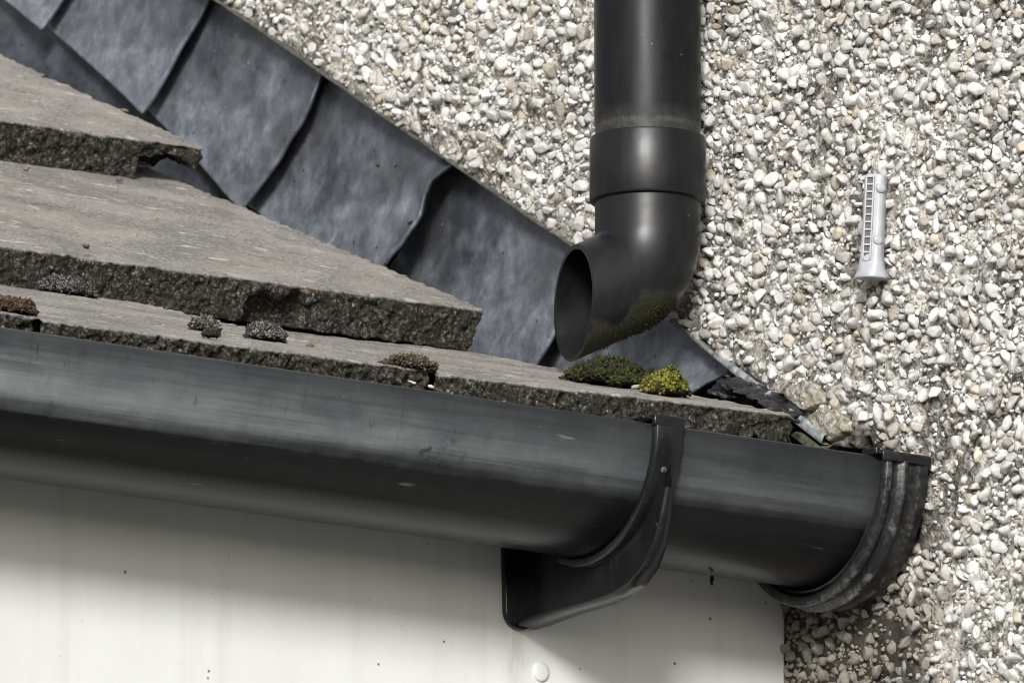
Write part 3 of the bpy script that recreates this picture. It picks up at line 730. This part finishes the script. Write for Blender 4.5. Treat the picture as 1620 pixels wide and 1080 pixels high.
def dome(name, c, n, r, h, mat, parent, att=None):
    n = Vector(n).normalized(); q = n.to_track_quat('Z', 'Y').to_matrix(); b = MB()
    t = np.linspace(0, 2*pi, 25)[:-1]; rows = [(1.0, 0), (1.0, .45), (.86, .8), (.5, .95), (.02, 1.0)]
    G = np.array([[[*(np.array(c)+np.array(q @ Vector((r*k*cos(a), r*k*sin(a), h*z))))] for k, z in rows] for a in t])
    b.grid(G, closeu=True); return b.build(name, mat, parent)
GREY = m_plain('worn_grey_plastic', (.05, .053, .056), (.13, .135, .14), 3, .5)
aa = pi+.36
dome('rivet', (XB0-1.5, 61*cos(aa), ZG+61*sin(aa)), (0, cos(aa), sin(aa)), 1.7, 1.0, GREY, brk)
aa = pi+1.05
dome('rivet', (XB0-1.8, 61*cos(aa)+3, ZG+61*sin(aa)), (-.8, cos(aa), sin(aa)), 1.6, 1.2, GREY, brk)

# ------------------------------------------------------------------ fascia
fas = thing('fascia_board', 'white plastic fascia board with dark specks under the gutter', 'fascia board', (-400, 58, -230))
b = MB(); b.prism([(-1400, 58, -230), (-2.6, 58, -230), (-1.2, 58, -60), (-.6, 58, 4), (-1400, 58, 4)], (0, 16, 0)); b.build('board', FASC, fas, bevel=1.2)
b = MB(); b.box((-1400, 74.5, -224), (-3, 400, -214)); b.build('soffit', FASC, fas, bevel=.8)
cp = at(855, 1062, 1, 58)
dome('screw_cap', (cp[0], 58, cp[2]), (0, -1, 0), 5.0, 1.6, FASC, fas)
b = MB(); b.box((-1400, 400, -2560), (-4, 420, -215)); tag(b.build('house_wall', MORTAR, smooth=False), 'plain rendered house wall hidden behind the fascia and soffit', 'wall')

# ------------------------------------------------------------------ downpipe and shoe
ax = at(1024.5, 200, 0, -37); PX, PY = ax[0], ax[1]
def zat(y): return at(1024.5, y, 1, PY)[2] if False else float(CAM[2]+((540-y)/FPX*1.0)*0+0)
def zpix(y):
    lo, hi = -300.0, 700.0
    for _ in range(50):
        m_ = (lo+hi)/2; dd = np.array([PX, PY, m_])-CAM; yy_ = 540-FPX*(dd@up)/(dd@fw)
        if yy_ > y: lo = m_
        else: hi = m_
    return m_
RP = 27.3
z_ct, z_cb, z_e = zpix(219), zpix(320), zpix(372)
dp = thing('downpipe', 'black plastic downpipe on the pebbledash wall ending in an open shoe above the roof', 'downpipe', (PX, PY, z_e))
def lathe(prof, n=96):
    t = np.linspace(0, 2*pi, n+1)[:-1]
    return np.array([[(PX+r*cos(a), PY+r*sin(a), z) for r, z in prof] for a in t])
b = MB(); b.grid(lathe([(RP, 900), (RP, z_ct+30), (RP, z_ct+14), (RP, z_ct+7), (RP-.3, z_ct+5), (RP-.4, z_ct+2), (RP-.4, z_ct-8)]), np.tile(np.array([[[0, 0, 0, 1], [0, 0, 0, 1], [.0, 0, 0, 1], [.35, 0, 0, 1], [.9, 0, 0, 1], [.6, 0, 0, 1], [1, 0, 0, 1.]]]), (96, 1, 1)), closeu=True); b.build('pipe', PIPE, dp)
# shoe: socket, bend and mitred outlet, one moulding
hd = np.array([-cos(radians(15)), sin(radians(15)), 0]); sdv = np.array([hd[1], -hd[0], 0])*-1
bend = 64.0; rb = 29.5
def ring(path_pt, t, r, n=96):
    """ring of radius r round path point, tangent t (in the plane of hd and -Z)"""
    nrm = np.array([0, 0, 1.0])-t*t[2]; 
    if np.linalg.norm(nrm) < 1e-3: nrm = hd
    nrm = nrm/np.linalg.norm(nrm)
    return nrm
def sweep(r_of, inset, n=96):
    rows = []
    a = np.linspace(0, 2*pi, n+1)[:-1]
    def add(c, t, r):
        e1 = sdv; e2 = np.cross(t, e1)
        rows.append(c+r*(np.cos(a)[:, None]*e1+np.sin(a)[:, None]*e2))
    O = np.array([PX, PY, 0.0])
    for r, z in r_of: add(O+[0, 0, z], np.array([0, 0, -1.0]), r-inset)
    for s_ in np.linspace(0, 1, 22):
        g = radians(bend)*s_
        c = O+np.array([0, 0, z_e])+hd*rb*(1-cos(g))+np.array([0, 0, -1])*rb*sin(g)
        add(c, hd*sin(g)+np.array([0, 0, -1])*cos(g), RP-.3-inset)
    g = radians(bend); t = hd*sin(g)+np.array([0, 0, -1])*cos(g)
    cen = O+np.array([0, 0, z_e])+hd*rb*(1-cos(g))+np.array([0, 0, -1])*rb*sin(g)
    mouth = cen+t*27.0
    last = rows[-1]
    k = ((mouth-last)@hd)/(t@hd)
    for s_ in (.25, .5, .75, .96, 1.0): rows.append(last+(k*s_)[:, None]*t+(0 if s_ < 1 else 0))
    return np.stack(rows, 1), mouth
sock = [(RP+.3, z_ct-1), (RP+1.9, z_ct-.2), (RP+2.4, z_ct-1.4), (RP+2.4, (z_ct+z_cb)/2), (RP+2.5, z_cb+1.2), (RP+2.0, z_cb), (RP-.2, z_cb-.6), (RP-.3, z_cb-6)]
Po, mouth = sweep(sock, 0)
Pi, _ = sweep([(RP-.3, z_e+14), (RP-.3, z_e+6)], 2.3)
j_low = int(np.argmin(Po[:, 8+21, 2]))
CA = np.cos(2*pi*(np.arange(96)-j_low)/96)[:, None]
def mossatt(P):
    # moss film grows round the underside of the shoe
    rows = np.arange(P.shape[1])[None]
    al = (P-np.array([PX, PY, z_e]))@hd
    nz = vnoise(P.reshape(-1, 3), 11, 14).reshape(P.shape[:2])
    k = .5+1.3*(CA-.50-.30*np.exp(-((al-27)/6)**2)+.22*np.exp(-((al-14)/7)**2)+.16*nz)
    k = k*sstep(18, 26, rows)
    return np.stack([np.clip(k, 0, 1), k*0, k*0, k*0+1], -1)
b = MB(); b.grid(Po, mossatt(Po), closeu=True, flip=True)
rim = np.stack([Po[:, -1], (Po[:, -1]+Pi[:, -1])/2+hd*.25, Pi[:, -1]], 1); ra = np.zeros((96, 3, 4)); ra[..., 3] = 1
b.grid(rim, ra, closeu=True); ia = np.zeros(Pi.shape[:2]+(4,)); ia[..., 3] = 1; b.grid(Pi, ia, closeu=True)
shoe = b.build('shoe', SHOE, dp, weld=True)
shoe.data.set_sharp_from_angle(angle=radians(42))

# ------------------------------------------------------------------ moss
def tufts(pts, nrm, size, colors, spread=.8, leaves=5, seed=1, wide=.28):
    g = np.random.default_rng(seed); n = len(pts)
    V, F, T = [], [], []
    nv = 0
    N_ = np.repeat(nrm, leaves, 0)+g.normal(size=(n*leaves, 3))*spread; N_ /= np.linalg.norm(N_, axis=1)[:, None]
    O = np.repeat(pts, leaves, 0)+g.normal(size=(n*leaves, 3))*size*.15
    Lh = size*g.uniform(.6, 1.25, (n*leaves, 1)); s1 = np.cross(N_, g.normal(size=N_.shape)); s1 /= np.linalg.norm(s1, axis=1)[:, None]; s2 = np.cross(N_, s1)
    wv_ = Lh*wide
    ring_ = [O+wv_*(cos(q)*s1+sin(q)*s2)*.55 for q in (0, 2.1, 4.2)]; midr = [O+N_*Lh*.5+wv_*(cos(q)*s1+sin(q)*s2) for q in (.3, 2.4, 4.5)]; tip = O+N_*Lh
    V = np.stack(ring_+midr+[tip], 1).reshape(-1, 3)
    f = np.array([[0, 1, 4], [0, 4, 3], [1, 2, 5], [1, 5, 4], [2, 0, 3], [2, 3, 5], [3, 4, 6], [4, 5, 6], [5, 3, 6]])
    F = (f[None]+(np.arange(n*leaves)*7)[:, None, None]).reshape(-1, 3)
    colors = np.array(colors); ci = np.repeat(g.integers(0, len(colors), n), leaves)
    c = colors[ci]*g.uniform(.7, 1.3, (n*leaves, 1)); T = np.repeat(np.concatenate([c, np.ones((len(c), 1))], 1), 7, 0)
    return V, F, T
def clump(name, c, r, n, size, colors, lab, seed, group=None, cat='moss', lump=.25, wide=.28, core=(.012, .011, .006)):
    g = np.random.default_rng(seed)
    d = g.normal(size=(n, 3)); d[:, 2] = np.abs(d[:, 2])*.9+.02; d /= np.linalg.norm(d, axis=1)[:, None]
    rad = 1+lump*vnoise(d*10+seed*9.1, 5, seed)+lump*.6*vnoise(d*10, 2.3, seed+3)
    P = np.array(c)+d*rad[:, None]*np.array(r)
    nn = d/np.array(r); nn /= np.linalg.norm(nn, axis=1)[:, None]
    root = thing(name, lab, cat, c, group)
    V, F, T = tufts(P, nn, size, colors, seed=seed, wide=wide)
    D = V3.copy(); rad = 1+lump*vnoise(D*10+seed*9.1, 5, seed)+lump*.6*vnoise(D*10, 2.3, seed+3)
    K = np.array(c)+D*rad[:, None]*np.array(r)*.93; K[:, 2] = np.maximum(K[:, 2], c[2]-.1*r[2])
    kt = np.tile(np.array([*core, 1.0]), (len(K), 1))
    fastmesh('moss_leaves', V, F, MOSS, root, T); fastmesh('cushion', K, F3, MOSS, root, kt)
def tsurf(px_, py_, R, pitch):
    """point on the top plane of a tile"""
    n = np.array([0, -sin(radians(pitch)), cos(radians(pitch))]); d = fw+(px_-810)/FPX*rt+(540-py_)/FPX*up
    return CAM+d*(((np.array(R)-CAM)@n)/(d@n))
def on(px_, py_, dy, R, pitch):
    p = at(px_, py_, 1, R[1]+dy); return np.array([p[0], p[1], R[2]+dy*math.tan(radians(pitch))])
gy = [(.10, .095, .085), (.05, .047, .042), (.20, .19, .175), (.025, .023, .02)]
GM = 'moss cushions on the eave tiles'
clump('moss_clump', on(419, 533, 70, r1b, P1B), (9, 7, 6.5), 420, 2.3, gy, 'large round grey moss cushion below the hollow of the middle tile', 3, GM, lump=.12)
clump('moss_clump', on(324, 516, 80, r1b, P1B), (6.5, 5, 5), 260, 2.2, gy, 'smaller grey brown moss cushion left of the large round one', 4, GM, lump=.2)
clump('moss_clump', on(334, 538, 22, r1b, P1B), (4.2, 3, 3), 120, 1.4, [(.05, .04, .035), (.025, .02, .018)], 'tiny dark brown moss crumb in front of the grey cushions', 5, GM, lump=.2)
clump('moss_clump', on(650, 585, 5, r1b, P1B), (12, 5.5, 3.2), 380, 2.8, [(.065, .052, .032), (.035, .029, .018), (.11, .09, .055)], 'brown tufted moss along the joint between two eave tiles', 6, GM, lump=.35)
clump('moss_clump', on(14, 486, 22, r1c, P1B), (13, 7, 4.8), 480, 2.6, [(.075, .04, .027), (.04, .022, .016), (.11, .065, .042)], 'reddish brown moss tuft at the far left edge', 7, GM, lump=.3)
dkg = [(.020, .026, .006), (.012, .014, .005), (.040, .045, .008), (.03, .02, .012)]
yg = [(.15, .145, .014), (.085, .09, .010), (.22, .205, .025), (.035, .04, .008), (.06, .045, .025)]
pm = on(966, 606, 80, r1, P1)
clump('moss_clump', pm, (19, 8, 8.5), 900, 3.0, dkg, 'dark green moss mound under the pipe shoe, left of the yellow moss', 8, GM, lump=.4)
clump('moss_clump', on(1010, 612, 70, r1, P1), (15, 7, 7.0), 500, 2.8, dkg[:3], 'low dark moss between the dark mound and the yellow moss', 9, GM, lump=.35)
clump('moss_clump', on(1053, 616, 45, r1, P1), (9.6, 8.5, 10.5), 620, 2.5, yg, 'bright yellow green moss cushion beside the dark lead corner', 10, GM, lump=.3, wide=.34, core=(.02, .02, .005))
clump('moss_clump', at(105, 462, 1, r2[1]-1), (15, 4, 6.5), 500, 2.3, [(.06, .057, .052), (.03, .029, .026), (.13, .125, .115)], 'grey moss growing against the front edge of the middle tile', 12, GM, lump=.25)
# moss leaves clinging to the underside of the shoe
ma = mossatt(Po)[..., 0]; q = rng.uniform(0, 1, ma.shape)
alp = (Po-np.array([PX, PY, z_e]))@hd; sel = (ma > .86) & (np.arange(Po.shape[1])[None] > 14) & (alp < 30)
cand = Po[sel]; 
if len(cand) > 10:
    i = rng.integers(0, len(cand), 1100); pts = cand[i]+rng.normal(size=(1100, 3))*.5
    cc = np.array([PX, PY, mouth[2]]); nn = pts-cc; nn -= np.outer(nn@hd, hd); nn /= np.linalg.norm(nn, axis=1)[:, None]
    V, F, T = tufts(pts, nn, .5, [(.05, .052, .008), (.02, .022, .005), (.09, .085, .012), (.012, .012, .006)], seed=44, wide=.35)
    o = fastmesh('moss_film', V-np.array(dp.location)*1000, F, MOSS, None, T) if False else None
    me_o = fastmesh('moss_film', V, F, MOSS, dp, T); me_o.parent = shoe

# ------------------------------------------------------------------ wall plug
def wall_plug():
    tp, bt = at(1386, 277, 0, -9), at(1378, 441, 0, -10)
    root = thing('wall_plug', 'translucent grey plastic wall plug with a row of square slots on the pebbledash', 'wall plug', bt)
    axv = bt-tp; Lg = np.linalg.norm(axv); axv /= Lg
    out = -fw*.8+np.array([-.35, .1, 0]); out -= axv*(out@axv); out /= np.linalg.norm(out); sid = np.cross(axv, out)
    if sid@rt < 0: sid = -sid
    # viewer-facing frame: turn the section so its flat, slotted side looks left of the camera
    n = 64; t = np.linspace(0, 2*pi, n+1)[:-1]
    rows = []
    for s_, wx in ((0, .5), (.0, 4.6), (.01, 5.2), (.03, 5.4), (.12, 5.6), (.18, 5.4), (.5, 5.5), (.78, 5.7), (.86, 6.3), (.93, 7.4), (.975, 8.4), (.99, 8.5), (1.0, 8.2), (1.0, .5)):
        k = (np.abs(np.cos(t))**3.2+np.abs(np.sin(t))**3.2)**(-1/3.2)
        if s_ > .84: k = k*(1-sstep(.84, .95, s_))+sstep(.84, .95, s_)
        rows.append(tp+axv*s_*Lg+(wx*k*np.cos(t))[:, None]*sid+(.8*wx*k*np.sin(t))[:, None]*out)
    b = MB(); b.grid(np.stack(rows, 1), closeu=True); body = b.build('body', PLUG, root, weld=True); body.data.set_sharp_from_angle(angle=radians(55))
    ld = MB(); sl = MB()
    e1 = sid; nf = out
    c0 = -1.2; hw = 1.5
    for x0 in (c0-hw-.75, c0+hw-.0):
        P = tp+axv*Lg*.03+e1*x0+nf*4.0; ld.prism([P, P+e1*.75, P+e1*.75+axv*Lg*.80, P+axv*Lg*.80], nf*1.6)
    for i in range(12):
        P = tp+axv*(Lg*.03+i*Lg*.80/11-.35)+e1*(c0-hw)+nf*4.0; ld.prism([P, P+e1*2*hw, P+e1*2*hw+axv*.9, P+axv*.9], nf*1.5)
    for i in range(11):
        P = tp+axv*(Lg*.03+.55+i*Lg*.80/11)+e1*(c0-hw)+nf*4.2; sl.prism([P, P+e1*2*hw, P+e1*2*hw+axv*(Lg*.80/11-.9), P+axv*(Lg*.80/11-.9)], nf*.35)
    ld.build('slotted_rail', PLUG, root, bevel=.15, smooth=False)
    s_o = sl.build('slot', m_plain('slot_shade', (.085, .085, .08), (.13, .13, .125), 12, .7), root, smooth=False); tag(s_o, kind=None)
    for s_, ex in ((.14, 4.8), (.64, 4.6)):
        dome('barb', tp+axv*Lg*s_+e1*ex*.8+nf*3.4, tuple(nf*.8+e1*.6), 2.5, 1.6, PLUG, root)
wall_plug()

# ------------------------------------------------------------------ crumbs on the tiles
def crumb(p, r, c, lab, seed, name='leaf_crumb', cat='debris'):
    g = np.random.default_rng(seed); D = V2.copy(); k = stone_variant(D, 8, 8)*np.array([r, r*.7, r*.45])
    k += .25*r*np.stack([vnoise(k, r*.7, seed+i) for i in range(3)], -1)
    root_o = fastmesh(name, k+np.array(p)+np.array([0, 0, r*.3]), F2, CRUMB, None, np.tile(np.array([*c, 1.0]), (len(k), 1)))
    tag(root_o, lab, cat, 'crumbs of debris on the tiles')
crumb(tsurf(197, 177, r3, 24.2), 2.6, (.20, .155, .10), 'tan leaf crumb at the right edge of the uppermost tile', 1)
crumb(tsurf(71, 123, r3, 24.2), 1.8, (.03, .025, .02), 'dark crumb on the upper edge of the uppermost tile', 2)
crumb(on(42, 262, 225, r2, P2), 3.0, (.17, .13, .10), 'pinkish crumb under the front edge of the uppermost tile', 3)
crumb(on(190, 281, 240, r2, P2), 2.6, (.14, .10, .07), 'brown crumb below the broken corner of the uppermost tile', 4)
crumb(tsurf(136, 393, r2, P2), 3.2, (.13, .10, .075), 'brown curled crumb on the front arris of the middle tile', 5)
crumb(on(490, 546, 60, r1b, P1B), 2.6, (.17, .12, .08), 'tan crumb right of the round grey moss cushion', 6)
crumb(tsurf(478, 458, r2, P2)+np.array([0, -3, -3]), 3.6, (.12, .085, .06), 'brown chip lodged above the hollow of the middle tile', 7)
crumb(on(1008, 611, 26, r1, P1), 3.6, (.34, .31, .26), 'pale stone crumb in front of the dark green moss', 8, 'stone_crumb')
crumb(on(1024, 614, 24, r1, P1), 2.4, (.22, .15, .10), 'small orange brown crumb beside the yellow moss', 9)
crumb(at(651, 607, 1, r1b[1]-1), 2.5, (.50, .48, .44), 'white stone chip in the cavity of the eave tile end', 10, 'stone_crumb')
crumb(at(683, 614, 1, r1b[1]-1), 2.7, (.55, .53, .49), 'white stone chip hanging at the joint of the eave tiles', 11, 'stone_crumb')

tw = at(1126, 916, 1, 0)
b = MB(); t = np.linspace(0, 2*pi, 9)[:-1]
G = np.array([[(tw[0]+r*cos(a)+dx, tw[1]+r*sin(a), tw[2]+2-z) for z, r, dx in ((0, .1, 0), (0.2, .9, 0), (2.0, 1.1, .3), (3.2, .8, -.2), (4.6, .6, .2), (5.2, .1, .2))] for a in t])
b.grid(G, closeu=True); tag(b.build('seed_husk', CRUMB), 'tiny dark husk hanging from the underside of the gutter', 'debris')

for (a_, c_), r_, n_, t_ in (((599, 262), 2.2, 21, 'left of the two specks in the middle of the curled lead sheet'), ((627, 262), 2.0, 22, 'right of the two specks in the middle of the curled lead sheet'),
                         ((651, 352), 2.6, 23, 'below the others near the wavy edge of the curled lead sheet')):
    dg = bpy.context.evaluated_depsgraph_get()
    d_ = fw+(a_-810)/FPX*rt+(540-c_)/FPX*up
    hit, loc, *_r = S.ray_cast(dg, Vector(CAM*.001), Vector(d_).normalized())
    if hit: crumb(np.array(loc)*1000+np.array([0, 0, -r_*.3]), r_, (.03, .026, .022), 'dark debris speck '+t_, n_, 'lead_speck')
